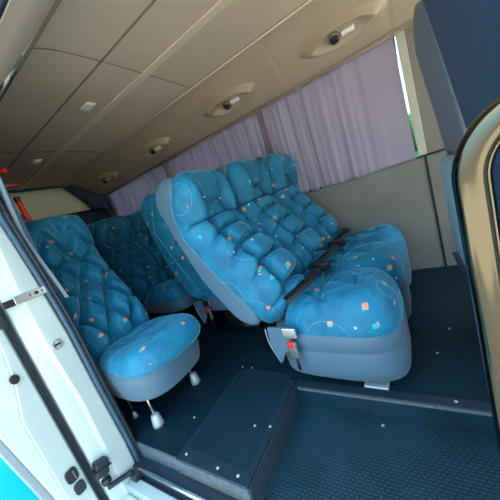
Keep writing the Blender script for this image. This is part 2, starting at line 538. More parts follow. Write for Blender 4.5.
def belt(parent, pts, w=.045, mat=None):
    P = catmull(pts, 8); bm = bmesh.new()
    A = []
    for i, p in enumerate(P):
        T = (P[min(i+1, len(P)-1)]-P[max(i-1, 0)]).normalized()
        S = T.cross(Vector((.35, 0, 1))).normalized()*w/2; nn = T.cross(S).normalized()*.0015
        A.append([bm.verts.new(p+S+nn), bm.verts.new(p-S+nn), bm.verts.new(p-S-nn), bm.verts.new(p+S-nn)])
    for a, b in zip(A, A[1:]):
        for k in range(4): bm.faces.new((a[k], a[(k+1) % 4], b[(k+1) % 4], b[k]))
    bm.faces.new(A[0]); bm.faces.new(A[-1][::-1])
    return obj('seat_belt', bm, M['belt'], parent)

def bench(nseat, x, y, rec, label, detail=True, rz=0, bsh=BSH):
    """bench for nseat people, hinge line at x, near side at y"""
    t = thing('bench_seat' if nseat > 1 else 'single_seat', label, 'van seat', (x, y, 0), rz, None)
    for i in range(nseat):
        rc = rec[i] if isinstance(rec, list) else rec
        yc = (i+.5)*SW
        ob('seat_cushion', ME['cushion' if detail else 'cushion2'], t, (0, yc, 0))
        ob('seat_base', ME['skirt' if detail else 'skirt2'], t, (0, yc, 0))
        sh = hinge_place(ME['shell' if detail else 'shell2'], 'backrest_shell', t, yc, rc, bsh)
        hinge_place(ME['back_pad' if detail else 'back_pad2'], 'backrest_pad', t, yc, rc, bsh)
    # frame below
    for yy in (.12, nseat*SW-.12):
        obj('floor_runner', BX(.02, .40, yy-.02, yy+.02, .001, .06), M['black'], t)
        if not detail: obj('leg', BX(.10, .30, yy-.015, yy+.015, .06, .23), M['black'], t, bevel=.005)
    if detail: obj('foot_plate', BX(.34, .44, .03, .09, .001, .014), M['silver'], t, bevel=.004)
    # hinge cover flap at near side
    pts = [(-.035, .335), (.085, .335), (.080, .205), (.03, .20), (-.012, .135), (-.045, .25)]
    bm = prism(bmesh.new(), pts, .018, Matrix.Translation((0, -.004, 0)) @ Matrix.Rotation(pi/2, 4, 'X'))
    obj('hinge_cover', bm, M['vinyl'], t, bevel=.006, ang=20)
    bm = tube(bmesh.new(), [(-.045, -.022, .33), (-.045, -.024, .25), (-.015, -.022, .14)], .004, 8, 5)
    obj('hinge_piping', bm, M['trimgrey'], t)
    # plate holding the belt
    bm = BX(.05, .12, -.030, -.012, .285, .338); obj('belt_plate', bm, M['steel'], t, bevel=.004)
    buckle(t, -.028, .085, .235)
    if detail:
        for i in range(nseat):
            yc = i*SW
            belt(t, [(.09, yc+.03, .452), (.155, yc+.11, .486), (.175, yc+.20, .490), (.15, yc+.32, .486), (.09, yc+.39, .462)], .05)
            if i:
                bb = obj('belt_buckle', BX(.08, .20, yc-.03, yc+.025, .44, .485), M['black'], t, bevel=.008, seg=3)
    return t

bench(3, -.655, .965, [0.0, RAD(4.5), RAD(8.5)], 'front bright blue tufted bench for three with a red buckle on its near end', rz=-RAD(1.8))
bench(2, -1.51, 1.34, RAD(9), 'upright blue two-person bench just behind the front three-person bench', detail=False, bsh=.04)
bench(2, -2.31, 1.34, RAD(6), 'dark blue tufted two-person bench seen through the gap beside the single seat', detail=False)
bench(2, -3.13, 1.34, RAD(6), 'rearmost two-person bench under the curtains, mostly hidden by the bench ahead', detail=False)

def single(x, y, rec, label):
    t = thing('single_seat', label, 'van seat', (x, y, 0))
    yc = .25
    ob('seat_cushion', ME['cushion1'], t, (-.02, yc, 0))
    ob('seat_skirt', ME['skirt1'], t, (-.02, yc, 0))
    hinge_place(ME['shell'], 'backrest_shell', t, yc, rec); p = hinge_place(ME['back_pad2'], 'backrest_pad', t, yc, rec)
    # piping round the cushion
    n = 60; pts = []
    for k in range(n+1):
        a = 2*pi*k/n; e = 2/3.0
        pts.append((.20+math.copysign(abs(cos(a))**e, cos(a))*.235, yc+math.copysign(abs(sin(a))**e, sin(a))*.205, .449))
    for fy in (.10, .40):
        for fx, dx in ((.27, .02), (-.03+.09, .03)):
            bm = tube(bmesh.new(), [(fx-dx-.05, yc+(fy-yc)*.8, .26), (fx, fy, .05)], .0075, 10)
            l = obj('leg', bm, M['steel'], t)
            big = fx > .2
            s = 1 if big else .5
            bm = bmesh.new()
            lathe(bm, [(.030*s, .001), (.029*s, .012), (.020*s, .06*s+.005), (.013*s, .064*s+.005)], Matrix.Translation((fx, fy, 0)), 18)
            obj('foot_cover', bm, M['silver'], l)
    return t
single(-1.555, .475, RAD(7), 'single blue tufted seat with four chrome legs beside the open door')
single(-2.40, .475, RAD(7), 'blue single seat directly behind the single seat by the door')

# ------------------------------------------------------------------ floor
struct('floor', box(BX(-3.75, -.645, .47, 2.30, -.04, 0), -.645, 1.6, .955, 2.30, -.04, 0), M['floor'], smooth=False)
# main floor front face left of the step panel
struct('trim_1', BX(-1.40, -1.006, .462, .4695, -.075, -.002), M['riser'], smooth=False)
struct('trim_2', BX(-1.002, -.646, .458, .4695, -.062, -.002), M['riser'], smooth=False)
# tread panel on the step
bm = BX(-1.0, -.68, .52, .99, .0005, .006); struct('trim_3', bm, M['tread'], smooth=False)
bm = bmesh.new()
box(bm, -1.0, -.645, .46, .519, .0005, .009); box(bm, -.679, -.645, .52, .975, .0005, .009); box(bm, -1.03, -1.001, .46, 1.0, .0005, .005)
box(bm, -1.0, -.68, .991, 1.02, .0005, .005)
struct('trim_4', bm, M['nosing'], smooth=False, bevel=.002)
# face of the step towards the well
struct('wall_step', BX(-.6445, -.638, .462, .955, -.105, -.001), M['riser2'], smooth=False)
# well
struct('floor_stepwell', BX(-.638, 1.6, .40, .949, -.14, -.105), M['well'], smooth=False)
bm = bmesh.new()
box(bm, -.638, 1.6, .9445, .9545, -.105, -.008); struct('wall_riser', bm, M['well'], smooth=False)
struct('trim_5', BX(-.638, 1.6, .938, .985, -.007, .007), M['nosing'], smooth=False, bevel=.003)
struct('trim_6', BX(-.62, 1.6, .930, .9375, -.006, .0035), M['riser'], smooth=False, bevel=.001)
# sill
struct('trim_7', BX(-1.42, -.638, .405, .461, -.15, -.078), M['nosing'], smooth=False, bevel=.004)
bm = tube(bmesh.new(), [(-1.27, .405, -.070), (-.60, .405, -.070)], .008, 8); struct('trim_8', bm, M['steel'])
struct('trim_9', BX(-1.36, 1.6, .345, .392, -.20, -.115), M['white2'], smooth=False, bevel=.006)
struct('trim_10', BX(-1.36, 1.6, .392, .405, -.20, -.13), M['rubber'], smooth=False)
struct('wall_sill', BX(-1.36, 1.6, .25, .345, -.32, -.16), M['white'], smooth=False, bevel=.01)

# screws in the floor (each one a fitting of its own)
for i, (sx, sy, sz) in enumerate([(-1.03, 1.04, .0), (-.96, 1.04, 0), (-.985, .49, .009), (-.80, .485, .009), (-.70, .485, .009), (-.665, .70, .009), (-.74, .69, .006), (-1.10, .66, 0),
                                  (-.02, 1.25, 0), (.01, .965, .007), (.05, 1.45, 0)]):
    bm = lathe(bmesh.new(), [(.0065, 0), (.006, .002), (.002, .003)], Matrix.Translation((sx, sy, sz)), 12)
    o = obj('screw', bm, M['silver'])
    tag(o, ['small bright screw behind the tread step panel, left of its pair', 'small bright screw behind the tread step panel, right of its pair', 'silver screw at the left front corner of the tread panel',
            'silver screw midway along the step nosing', 'silver screw at the right front corner of the step', 'silver screw on the raised edge beside the stepwell', 'silver screw in the middle of the tread panel',
            'silver screw on the flat floor left of the tread panel', 'pale screw in the dark floor near the grab rail', 'silver screw on the stepwell nosing near the grab rail',
            'farthest floor screw ahead of the front bench'][i], 'screw')

o = obj('screw', lathe(bmesh.new(), [(.0065, 0), (.006, .002), (.002, .003)], Matrix.Translation((-.256, .905, -.105)), 12), M['silver'])
tag(o, 'lone silver screw in the tread floor of the stepwell', 'screw')
# ------------------------------------------------------------------ ceiling
prof = [(.62, 1.73), (.66, 1.80), (.72, 1.855), (.80, 1.885), (.95, 1.90), (1.2, 1.905), (1.5, 1.905), (1.70, 1.90), (1.80, 1.895)]
PC = catmull([(0, y, z) for y, z in prof], 5)
bm = bmesh.new()
def fceil(u, v):
    p = along(PC, v); x = -3.75+u*5.4
    dz = 0
    for sx in (-1.25, -2.55, .05): dz += .006*exp(-((x-sx)/.012)**2)
    return Vector((x, p.y, p.z+dz))
sheet(bm, fceil, 260, 44, (0, 0, .012)); struct('ceiling', bm, M['ceiling'])
# long rib groove and pale strip
struct('trim_11', BX(-3.7, 1.6, 1.070, 1.082, 1.8985, 1.9035), M['groove'], smooth=False, bevel=.002)
struct('trim_12', BX(-3.7, 1.6, 1.345, 1.40, 1.897, 1.906), M['strip'], smooth=False, bevel=.003)
for i, sx in enumerate((-1.25, -2.55, .05)):
    struct('trim_%d' % (40+i), tube(bmesh.new(), [(sx, p.y, p.z-.000) for p in PC], .0024, 6), M['groove'])
# cove panel towards the windows
cp = catmull([(0, 1.80, 1.888), (0, 1.86, 1.868), (0, 1.94, 1.815), (0, 2.03, 1.755), (0, 2.12, 1.70), (0, 2.20, 1.662), (0, 2.255, 1.655)], 5)
bm = bmesh.new()
def fcove(u, v):
    p = along(cp, v); x = -3.75+u*5.4; dz = 0
    for sx in (-.62, -1.58, -2.57, -3.35, .08): dz += .006*exp(-((x-sx)/.008)**2)
    return Vector((x, p.y, p.z+dz))
sheet(bm, fcove, 330, 30, (0, .006, .012)); struct('ceiling_cove', bm, M['cove'])
struct('trim_13', tube(bmesh.new(), [(-3.7, 1.797, 1.889), (1.6, 1.797, 1.889)], .006, 8), M['strip'])
struct('trim_14', tube(bmesh.new(), [(-3.6, 2.205, 1.656), (1.6, 2.205, 1.656)], .006, 8), M['groove'])

# air vent pods with reading lamps
cove_n = Vector((0, -.56, -.83)).normalized(); cove_t = Vector((0, .83, -.56)).normalized()
def pod(x, label):
    t = thing('vent_pod', label, 'vent light', (x, 2.03, 1.753), 0, None)
    Mx = Matrix(((1, 0, 0), (0, cove_t.y, cove_n.y), (0, cove_t.z, cove_n.z))).to_4x4()  # local x along van, y down slope, z out
    # elongated eye shaped bezel
    bm = bmesh.new()
    n = 48; A_, B_ = .22, .078
    rings = []
    for s, h in ((1.25, -.004), (1.12, .010), (1.0, .042), (.93, .050), (.80, .036), (.70, .010), (.4, .004), (.05, .004)):
        ring = []
        for k in range(n):
            a = 2*pi*k/n
            xx = A_*s*cos(a); yy = B_*s*math.copysign(abs(sin(a))**1.25, sin(a))
            hh = h*(1.0 if sin(a) < 0 else .55) if s > .6 else h
            ring.append(bm.verts.new(Mx @ Vector((xx, yy, hh))))
        rings.append(ring)
    for a, b in zip(rings, rings[1:]):
        for k in range(n): bm.faces.new((a[k], a[(k+1) % n], b[(k+1) % n], b[k]))
    bm.faces.new(rings[-1])
    obj('bezel', bm, M['cove'], t)
    bm = lathe(bmesh.new(), [(.036, .002), (.037, .022), (.033, .028), (.028, .026)], Mx @ Matrix.Translation((-.035, .006, 0)), 28)
    obj('nozzle_ring', bm, M['groove'], t)
    bm = lathe(bmesh.new(), [(.027, .012), (.027, .028), (.02, .036), (.008, .038), (.004, .030)], Mx @ Matrix.Translation((-.035, .006, 0)), 24)
    nz = obj('air_nozzle', bm, M['black'], t)
    bm = bmesh.new()
    for k in range(3):
        box(bm, -.055, -.015, .006-.014+k*.012, .006-.011+k*.012, .030, .040, Mx)
    obj('nozzle_fin', bm, M['rubber'], nz)
    bm = BX(.008, .088, -.012, .020, .004, .026, Mx); obj('lamp_lens', bm, M['lampw'], t, bevel=.007, seg=3)
    return t
pod(-.19, 'large oval air vent and lamp pod above the nearest smooth curtain, right of the others')
pod(-1.08, 'oval vent pod above the tufted bench, second from the grab rail')
pod(-2.08, 'small oval vent pod in the dim cove, third from the grab rail')
pod(-3.06, 'farthest dim oval vent pod near the rear window corner')

# ceiling marker lamps
def clamp(x, y, label):
    t = thing('ceiling_lamp', label, 'ceiling lamp', (x, y, 1.900))
    obj('lamp_housing', BX(-.05, .05, -.034, .034, -.010, -.001), M['lampw'], t, bevel=.004)
    obj('lamp_lens', BX(-.042, .042, -.024, .024, -.018, -.0101), M['lampw'], t, bevel=.004)
clamp(-1.70, 1.217, 'white rectangular lamp on the headliner, nearer of the two')
clamp(-2.757, 1.242, 'farther white rectangular lamp on the dim rear headliner')

# ------------------------------------------------------------------ far wall
struct('wall_left', BX(-3.75, .128, 2.285, 2.30, -.04, .845), M['wall'], smooth=False)
struct('wall_left_front', BX(.142, 1.6, 2.285, 2.30, -.04, .845), M['wall'], smooth=False)
struct('trim_15', BX(.128, .142, 2.279, 2.30, -.04, .852), M['seam'], smooth=False)
struct('trim_16', BX(-3.75, 1.6, 2.278, 2.31, .845, .858), M['seam'], smooth=False)
# uprights between windows
for i, (xa, xb) in enumerate([(.100, .150), (-1.0, -.9), (-2.3, -2.2), (-3.75, -3.5)]):
    struct('trim_%d' % (17+i), BX(xa, xb, 2.279, 2.31, .858, 1.66), M['cream'], smooth=False, bevel=.006)
bm = tube(bmesh.new(), [(.085, 2.285, 1.65), (.073, 2.285, 1.35), (.078, 2.285, 1.15), (.092, 2.285, .90)], .008, 8, 6); struct('trim_21', bm, M['rubber'])
struct('trim_45', BX(.150, .36, 2.283, 2.31, .858, 1.66), M['wall'], smooth=False, bevel=.004)
struct('trim_22', BX(-3.75, 1.6, 2.255, 2.31, 1.655, 1.93), M['cove'], smooth=False)
struct('window_1', BX(-3.5, .10, 2.300, 2.304, .858, 1.66), M['glass'], smooth=False)
struct('window_2', BX(.36, 1.6, 2.300, 2.304, .858, 1.66), M['glass'], smooth=False)

def curtain(x0, x1, label, amp, freq, smoothpart=0, dy=0):
    """x0 > x1 ; hanging from 1.652 to .85"""
    rnd = random.Random(int(abs(x0*100)))
    ph = [rnd.uniform(0, 6.28) for _ in range(6)]; L = x0-x1
    bm = bmesh.new()
    def f(u, v):
        x = x0-L*u; z = 1.652 - v*.81
        k = (1 if u > smoothpart else (u/max(smoothpart, 1e-6))**3*.9+.1)
        w = k*amp*(sin(freq*x+ph[0]+.5*v)*.5 + sin(freq*1.73*x+ph[1]-.9*v)*.3 + sin(freq*3.1*x+ph[2]+1.2*v)*.18*(1+v))
        w += .006*sin(7*z+3*x+ph[3])*(.3+v) + .004*sin(16*(z+x*.7)+ph[4])
        z += .006*sin(9*x+ph[5])*v
        return Vector((x+.004*sin(freq*x*2), 2.258+w, z))
    sheet(bm, f, int(L*170)+20, 40, (0, .003, 0))
    t = thing('curtain', label, 'curtain', (x0, 2.258, .85))
    t.location.y += dy
    o = obj('curtain_cloth', bm, M['curtain'], t); o.location = (-x0, -2.258, -.85)
    bm = BX(-L+.02, -.02, -.004, .004, .800, .812); obj('curtain_rail', bm, M['cove'], t)
    return t
curtain(.085, -.585, 'mauve curtain panel hanging smooth beside the cream window upright', .012, 34, .55)
curtain(-.575, -1.515, 'pleated mauve curtain directly behind the front bench headrests', .015, 42, dy=.010)
curtain(-1.505, -2.51, 'pleated mauve curtain above the second bench, under the third vent pod', .015, 42)
curtain(-2.50, -3.60, 'rearmost dim mauve curtain ending at the dark rear corner', .015, 40, dy=.010)

# ------------------------------------------------------------------ rear wall with window
bm = bmesh.new()
box(bm, -3.77, -3.70, .45, 2.30, -.04, 1.51); box(bm, -3.77, -3.70, .45, 2.30, 1.865, 1.95)
box(bm, -3.77, -3.70, .45, .60, 1.51, 1.865); box(bm, -3.77, -3.70, 2.12, 2.30, 1.51, 1.865)
prism(bm, [(2.04, 1.50), (2.13, 1.50), (2.13, 1.87), (1.80, 1.87), (1.90, 1.74), (2.0, 1.61)], .07, Matrix.Translation((-3.77, 0, 0)) @ Matrix(((0, 0, 1, 0), (1, 0, 0, 0), (0, 1, 0, 0), (0, 0, 0, 1))))
struct('wall_rear', bm, M['vinyl_dark'], smooth=False)
pts = [(.60, 1.51), (2.12, 1.51), (2.12, 1.865), (.60, 1.865)]
R_ = Matrix(((0, 0, 1, 0), (1, 0, 0, 0), (0, 1, 0, 0), (0, 0, 0, 1)))
bm = prism(bmesh.new(), pts, .004, Matrix.Translation((-3.735, 0, 0)) @ R_); struct('window_3', bm, M['glass'], smooth=False)
bm = prism(bmesh.new(), [(.60, 1.515), (2.05, 1.515), (2.02, 1.60), (1.92, 1.74), (1.82, 1.868), (.60, 1.868)], .004, Matrix.Translation((-3.698, 0, 0)) @ R_)
o = obj('rear_blind', bm, M['blind'], smooth=False); tag(o, 'flat beige blind covering the rear window', 'blind')
# dark rear corner trim
bm = prism(bmesh.new(), [(1.84, 1.93), (1.88, 1.80), (2.0, 1.66), (2.06, 1.50), (2.3, 1.45), (2.3, 1.93)], .16, Matrix.Translation((-3.70, 0, 0)) @ R_)
struct('trim_23', bm, M['vinyl_dark'], smooth=False, bevel=.01)
bm = tube(bmesh.new(), [(-3.55, 2.02, 1.66), (-3.50, 2.12, 1.62), (-3.48, 2.16, 1.35), (-3.48, 2.18, 1.1)], .007, 8, 5); struct('trim_24', bm, M['groove'])
struct('trim_25', tube(bmesh.new(), [(-3.688, .55, 1.512), (-3.688, 2.06, 1.512)], .014, 8), M['rubber'])

# ------------------------------------------------------------------ door side wall behind the pillar, header
struct('wall_right', BX(-3.75, -1.40, .40, .455, -.15, 1.60), M['vinyl_dark'], smooth=False)
bm = prism(bmesh.new(), [(.43, 1.62), (.47, 1.625), (.58, 1.715), (.70, 1.815), (.72, 1.93), (.43, 1.93)], 2.40, Matrix.Translation((-3.75, 0, 0)) @ R_)
struct('wall_right_upper', bm, M['vinyl_dark'], smooth=False)
hp = catmull([(0, .425, 1.585), (0, .45, 1.60), (0, .50, 1.625), (0, .56, 1.668), (0, .615, 1.728)], 4)
bm = bmesh.new()
def fhead(u, v):
    x = 1.6-u*2.96
    k = max(0, (-x-1.0)/.36)
    p = along(hp, v*(1-.42*k*k)); 
    return Vector((x, p.y, p.z + .012*k*v - .03*k**3*(1-v)))
sheet(bm, fhead, 90, 20, (0, 0, .012)); struct('wall_right_header', bm, M['header'])
struct('trim_26', tube(bmesh.new(), [(1.6, .632, 1.742), (-1.0, .632, 1.742), (-1.12, .620, 1.735), (-1.25, .588, 1.725), (-1.40, .53, 1.68)], .010, 8, 6), M['groove'])
struct('trim_27', tube(bmesh.new(), [(1.6, .415, 1.590), (-1.15, .415, 1.590), (-1.29, .412, 1.54), (-1.335, .405, 1.42), (-1.335, .402, 1.21)], .011, 10, 6), M['rubber'])
struct('ceiling_roof_rail', BX(-3.75, 1.6, .30, .405, 1.60, 1.66), M['white'], smooth=False, bevel=.02)
struct('roof_panel', sheet(bmesh.new(), lambda u, v: Vector((-3.8+u*5.5, .36+v*1.96, 1.95+.05*sin(pi*v))), 4, 12, (0, 0, .02)), M['white'])

# pillar: cross-sections in (x, y) along z
def loft_z(bm, secs):
    rings = [[bm.verts.new(p) for p in s] for s in secs]
    n = len(rings[0])
    for a, b in zip(rings, rings[1:]):
        for k in range(n): bm.faces.new((a[k], a[(k+1) % n], b[(k+1) % n], b[k]))
    bm.faces.new(rings[0][::-1]); bm.faces.new(rings[-1]); return bm
SEAL = [(-.20, .437), (.04, .443), (.37, .436), (.66, .434), (.89, .422), (1.02, .412), (1.10, .406), (1.21, .398), (1.45, .39), (1.58, .39)]
secs = []
for z, y in SEAL:
    yo = .283 if z < .95 else .283+.10*(z-.95)
    yf = .345 + .01*sin(z*6)
    secs.append([(-1.345, y-.012, z), (-1.335, y-.022, z), (-1.33, yf, z), (-1.345, yf-.012, z), (-1.352, yo+.012, z), (-1.362, yo, z), (-1.42, yo, z), (-1.42, y-.012, z)])
pil = struct('wall_pillar', loft_z(bmesh.new(), secs), M['white'], bevel=.003)
struct('trim_28', tube(bmesh.new(), [(-1.333, y-.004, z) for z, y in SEAL], .0105, 10, 4), M['seal'])
struct('trim_29', tube(bmesh.new(), [(-1.337, y+.016, z) for z, y in SEAL], .011, 10, 4), M['rubber'])
# grey inner trim strip
secs = []
for z, y in [(.80, .482), (.90, .468), (1.0, .452), (1.11, .438), (1.25, .445), (1.40, .455), (1.56, .47)]:
    secs.append([(-1.352, y-.008, z), (-1.345, y+.006, z), (-1.365, y+.012, z), (-1.372, y-.004, z)])
struct('trim_30', loft_z(bmesh.new(), secs), M['trimgrey'], bevel=.002)
# navy inner jamb behind the seals
struct('trim_31', BX(-1.40, -1.352, .433, .462, -.15, 1.60), M['vinyl_dark'], smooth=False)

# striker plate
t = thing('latch_striker', 'octagonal metal latch plate screwed to the white door pillar', 'latch', (-1.331, .366, .638))
cp8 = [(.018*cos(a)*1.15, .022*sin(a)) for a in [pi/8+k*pi/4 for k in range(8)]]
obj('striker_plate', prism(bmesh.new(), cp8, .005, R_), M['steel'], t, bevel=.001)
for s in (-1, 1):
    obj('striker_screw', lathe(bmesh.new(), [(.005, 0), (.004, .003)], Matrix.Translation((.005, 0, s*.010)) @ Matrix.Rotation(pi/2, 4, 'Y'), 12), M['silver'], t)
obj('striker_slot', BX(.003, .008, -.014, .014, -.0035, .0035), M['black'], t, bevel=.001)
struct('wall_body_side', BX(-3.80, -1.43, .29, .398, -.35, 1.62), M['white'], smooth=False, bevel=.01)
# body side ahead of the opening
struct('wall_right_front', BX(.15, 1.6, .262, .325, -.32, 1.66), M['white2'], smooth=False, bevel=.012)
struct('trim_46', BX(.152, 1.6, .3255, .330, -.10, 1.55), M['rubber'], smooth=False)
# roller bracket crossing the pillar
t = thing('roller_bracket', 'chrome slotted roller plate crossing the white pillar below the grey strip', 'bracket', (-1.327, .36, .872))
obj('plate', BX(-.01, .004, -.052, .058, -.016, .016), M['steel'], t, bevel=.003)
obj('bolt', lathe(bmesh.new(), [(.008, 0), (.007, .004)], Matrix.Translation((.004, .022, 0)) @ Matrix.Rotation(pi/2, 4, 'Y'), 14), M['black'], t)
for yy in (0, .042): obj('slot', BX(.003, .006, yy-.002, yy+.002, -.006, .006), M['black'], t)
obj('channel', BX(-.012, .003, -.085, -.050, -.018, .010), M['black'], t, bevel=.003)

# ------------------------------------------------------------------ sliding door, slid open behind the pillar
t = thing('sliding_door', 'white sliding door standing open outside the pillar, edge on', 'door', (-1.36, .18, -.30))
ox, oy, oz = 1.36, -.18, .30
def doorsec(z):
    yi = .252; ym = .178 + max(0, z-.45)*.10; yo = .150-.10*max(0, z-.05)**1.0 if z < 1 else .055
    yo = max(.05, .148-.11*max(0, z-.02))
    return yi, ym, yo
secsA = []; secsB = []; secsC = []
for z in [-.30, -.15, 0, .1, .2, .3, .40, .44, .50, .58, .7, .9, 1.1, 1.3, 1.55]:
    yi, ym, yo = doorsec(z)
    bul = .022/(1+exp((z-.50)/.018))            # the inner panel steps outwards low down
    ym2 = ym - bul + .012
    P = lambda *a: [(x+ox, y+oy, z+oz) for x, y in a]
    secsA.append(P((-1.365, yi), (-1.355, yi-.008), (-1.352, ym2+.004), (-1.358, ym2), (-1.50, ym2), (-1.50, yi)))
    secsB.append(P((-1.366, ym2), (-1.372, yo+.006), (-1.384, yo), (-1.50, yo), (-1.50, ym2-.002)))
    secsC.append(P((-1.386, yo), (-1.392, yo-.022), (-1.50, yo-.026), (-1.50, yo-.001)))
obj('inner_panel', loft_z(bmesh.new(), secsA), M['white'], t, bevel=.003)
obj('outer_skin', loft_z(bmesh.new(), secsB), M['white'], t, bevel=.002)
obj('rubbing_strip', loft_z(bmesh.new(), secsC), M['trimgrey'], t, bevel=.004)
obj('door_seal', tube(bmesh.new(), [(-1.40+ox, .266+oy, z+oz) for z in (-.30, .3, .9, 1.55)], .012, 10), M['rubber'], t)
q = obj('door_stop', prism(bmesh.new(), [(.015*cos(a), .019*sin(a)) for a in [k*pi/10 for k in range(20)]], .010, Matrix.Translation((-1.353+ox, .207+oy, .597+oz)) @ R_), M['black'], t, bevel=.003)
q = obj('contact_plate', prism(bmesh.new(), [(.022*math.copysign(abs(cos(a))**.6, cos(a)), .030*math.copysign(abs(sin(a))**.6, sin(a))) for a in [k*pi/12 for k in range(24)]], .010,
        Matrix.Translation((-1.353+ox, .212+oy, .117+oz)) @ R_), M['black'], t, bevel=.003)
for k in range(4):
    obj('contact_pin', lathe(bmesh.new(), [(.0022, 0), (.0018, .004)], Matrix.Translation((-1.343+ox, .219+oy, .131-k*.010+oz)) @ Matrix.Rotation(pi/2, 4, 'Y'), 8), M['steel'], q)
obj('lower_catch', prism(bmesh.new(), [(.02*math.copysign(abs(cos(a))**.6, cos(a)), .026*math.copysign(abs(sin(a))**.6, sin(a))) for a in [k*pi/12 for k in range(24)]], .012,
        Matrix.Translation((-1.353+ox, .216+oy, .048+oz)) @ R_), M['rubber'], t, bevel=.003)
obj('door_latch', BX(-1.362+ox, -1.340+ox, .236+oy, .262+oy, .79+oz, .86+oz), M['rubber'], t, bevel=.005)
# dark gap channel between door and pillar
struct('trim_32', BX(-1.42, -1.39, .250, .290, -.30, 1.55), M['rubber'], smooth=False)
# roller arm at the foot of the pillar
t = thing('lower_roller_bracket', 'black door roller arm at the foot of the white pillar', 'bracket', (-1.34, .30, .04))
Mr = Matrix.Rotation(RAD(-18), 4, 'X')
obj('arm', BX(-.01, .035, -.032, .022, -.02, .045, Mr), M['rubber'], t, bevel=.006)
obj('arm_plate', BX(-.006, .040, -.040, .030, .012, .018, Mr), M['black'], t, bevel=.002)
obj('roller', lathe(bmesh.new(), [(.018, -.012), (.02, 0), (.018, .012)], Matrix.Translation((.015, -.005, -.055)), 18), M['black'], t)
obj('hinge_pin', tube(bmesh.new(), [(.01, -.01, -.09), (.02, .05, -.11), (.03, .09, -.12)], .012, 10, 4), M['rubber'], t)
t = thing('cable_clip', 'small dark rubber clip at the rear end of the sill', 'clip', (-1.30, .40, -.10))
obj('clip_body', BX(-.02, .03, -.03, .03, -.02, .02), M['rubber'], t, bevel=.008)

# ------------------------------------------------------------------ red safety gear on the right wall
t = thing('emergency_hammer', 'red emergency hammer with black head, in front of the rear blind', 'hammer', (-1.56, .552, 1.18))
obj('handle', tube(bmesh.new(), [(.012, .0, .015), (0, 0, .115)], .012, 14, radii=[.012, .0115]), M['red'], t, bevel=.003)
obj('hammer_head', BX(-.013, .013, -.012, .012, .115, .138), M['black'], t, bevel=.005)
obj('wall_clip', BX(-.012, .012, -.1, -.010, .02, .05), M['black'], t, bevel=.003)
t = thing('belt_anchor', 'small red knob high on the dark wall above the emergency hammer', 'knob', (-1.56, .552, 1.445))
obj('knob', lathe(bmesh.new(), [(.004, -.014), (.014, -.010), (.018, 0), (.014, .010), (.004, .014)], None, 20), M['red'], t)
obj('knob_stem', tube(bmesh.new(), [(0, -.1, 0), (0, 0, 0)], .006, 8), M['black'], t)
t = thing('release_lever', 'thin red lever between the red knob and the emergency hammer', 'lever', (-1.56, .552, 1.375))
obj('lever', tube(bmesh.new(), [(-.0, -.10, 0), (.0, .0, 0), (-.0, .045, .0)], .005, 10, radii=[.007, .006, .003]), M['red'], t)

# ------------------------------------------------------------------ grab rail
t = thing('grab_rail', 'thick polished grab rail bent over at the right edge, nearest the camera', 'grab rail', (.055, .35, -.105))
pp = [(.0, 0, .001), (0, 0, .4), (0, 0, .80), (.0, 0, .955), (.0, 0, 1.00)]
arc = [(.055*(1-cos(a))+0, 0, 1.0+.06*sin(a)) for a in [k*pi/20 for k in range(1, 11)]]
obj('rail_tube', tube(bmesh.new(), [(0, 0, .001), (0, 0, .5), (0, 0, 1.0)] + arc + [(.12, 0, 1.06), (.55, 0, 1.06)], .0165, 28), M['chrome'], t)
obj('rail_foot', lathe(bmesh.new(), [(.034, 0), (.034, .008), (.018, .014)], None, 24), M['steel'], t)

# ------------------------------------------------------------------ front seats seen from behind
def front_seat(y0, y1, x, label, mback, mlow, tilt, ztop, lowtop, piv=.45, cat='front seat'):
    t = thing('front_seat', label, cat, (x, (y0+y1)/2, 0)); w = (y1-y0)/2
    Mt = Matrix.Translation((0, 0, piv)) @ Matrix.Rotation(-RAD(tilt), 4, 'Y') @ Matrix.Translation((0, 0, -piv))
    def slab(zs, d, name, mat, par, bev=.02):
        secs = []
        for z, hw, xo in zs:
            ring = []
            for k in range(48):
                a = 2*pi*k/48; e = 2/14
                ring.append((Mt if z > piv else Matrix.Identity(4)) @ Vector((xo+d/2+math.copysign(abs(cos(a))**e, cos(a))*d/2, math.copysign(abs(sin(a))**e, sin(a))*hw, z)))
            secs.append(ring)
        return obj(name, loft_z(bmesh.new(), secs), mat, par)
    b = slab([(lowtop, w*.93, .002), (lowtop+.02, w*.97, 0), (lowtop+.15, w, 0), (ztop*.72, w*.98, 0), (ztop-.28, w*.985, .0), (ztop-.14, w*.97, .0), (ztop-.09, w*.90, .0), (ztop-.045, w*.66, .002), (ztop-.015, w*.35, .006), (ztop, w*.12, .012)], .11, 'backrest', mback, t)
    l = slab([(.30, w*.86, -.005), (.34, w*.93, -.022), (.50, w*.985, -.033), (lowtop-.03, w*.985, -.030), (lowtop-.006, w*.96, -.015)], .10, 'backrest_cover', mlow, t)
    bm = bmesh.new(); secs = []
    obj('seat_cushion', BX(.06, .58, -w, w, .32, .46), M['vinyl_dark'], t, bevel=.04, seg=4)
    obj('seat_box', BX(.10, .50, -w*.8, w*.8, .001, .32), M['black'], t, bevel=.01)
    return t
front_seat(.385, .835, .197, 'dark navy front seat back filling the top right corner behind the grab rail', M['navy'], M['navy'], 7.5, 1.54, .50)
ds = front_seat(1.14, 1.665, .178, 'grey front seat back with a pale blue lower cover, beyond the navy seat', M['shell'], M['pale'], 6.0, 1.43, .86, .90)
# dark hinge bracket low on the driver seat
obj('recliner_bracket', prism(bmesh.new(), [(-.05, .36), (.10, .33), (.12, .12), (.06, .06), (-.02, .22)], .02, Matrix.Translation((.0, .20, 0)) @ Matrix.Rotation(pi/2, 4, 'X')), M['rubber'], ds, bevel=.004)

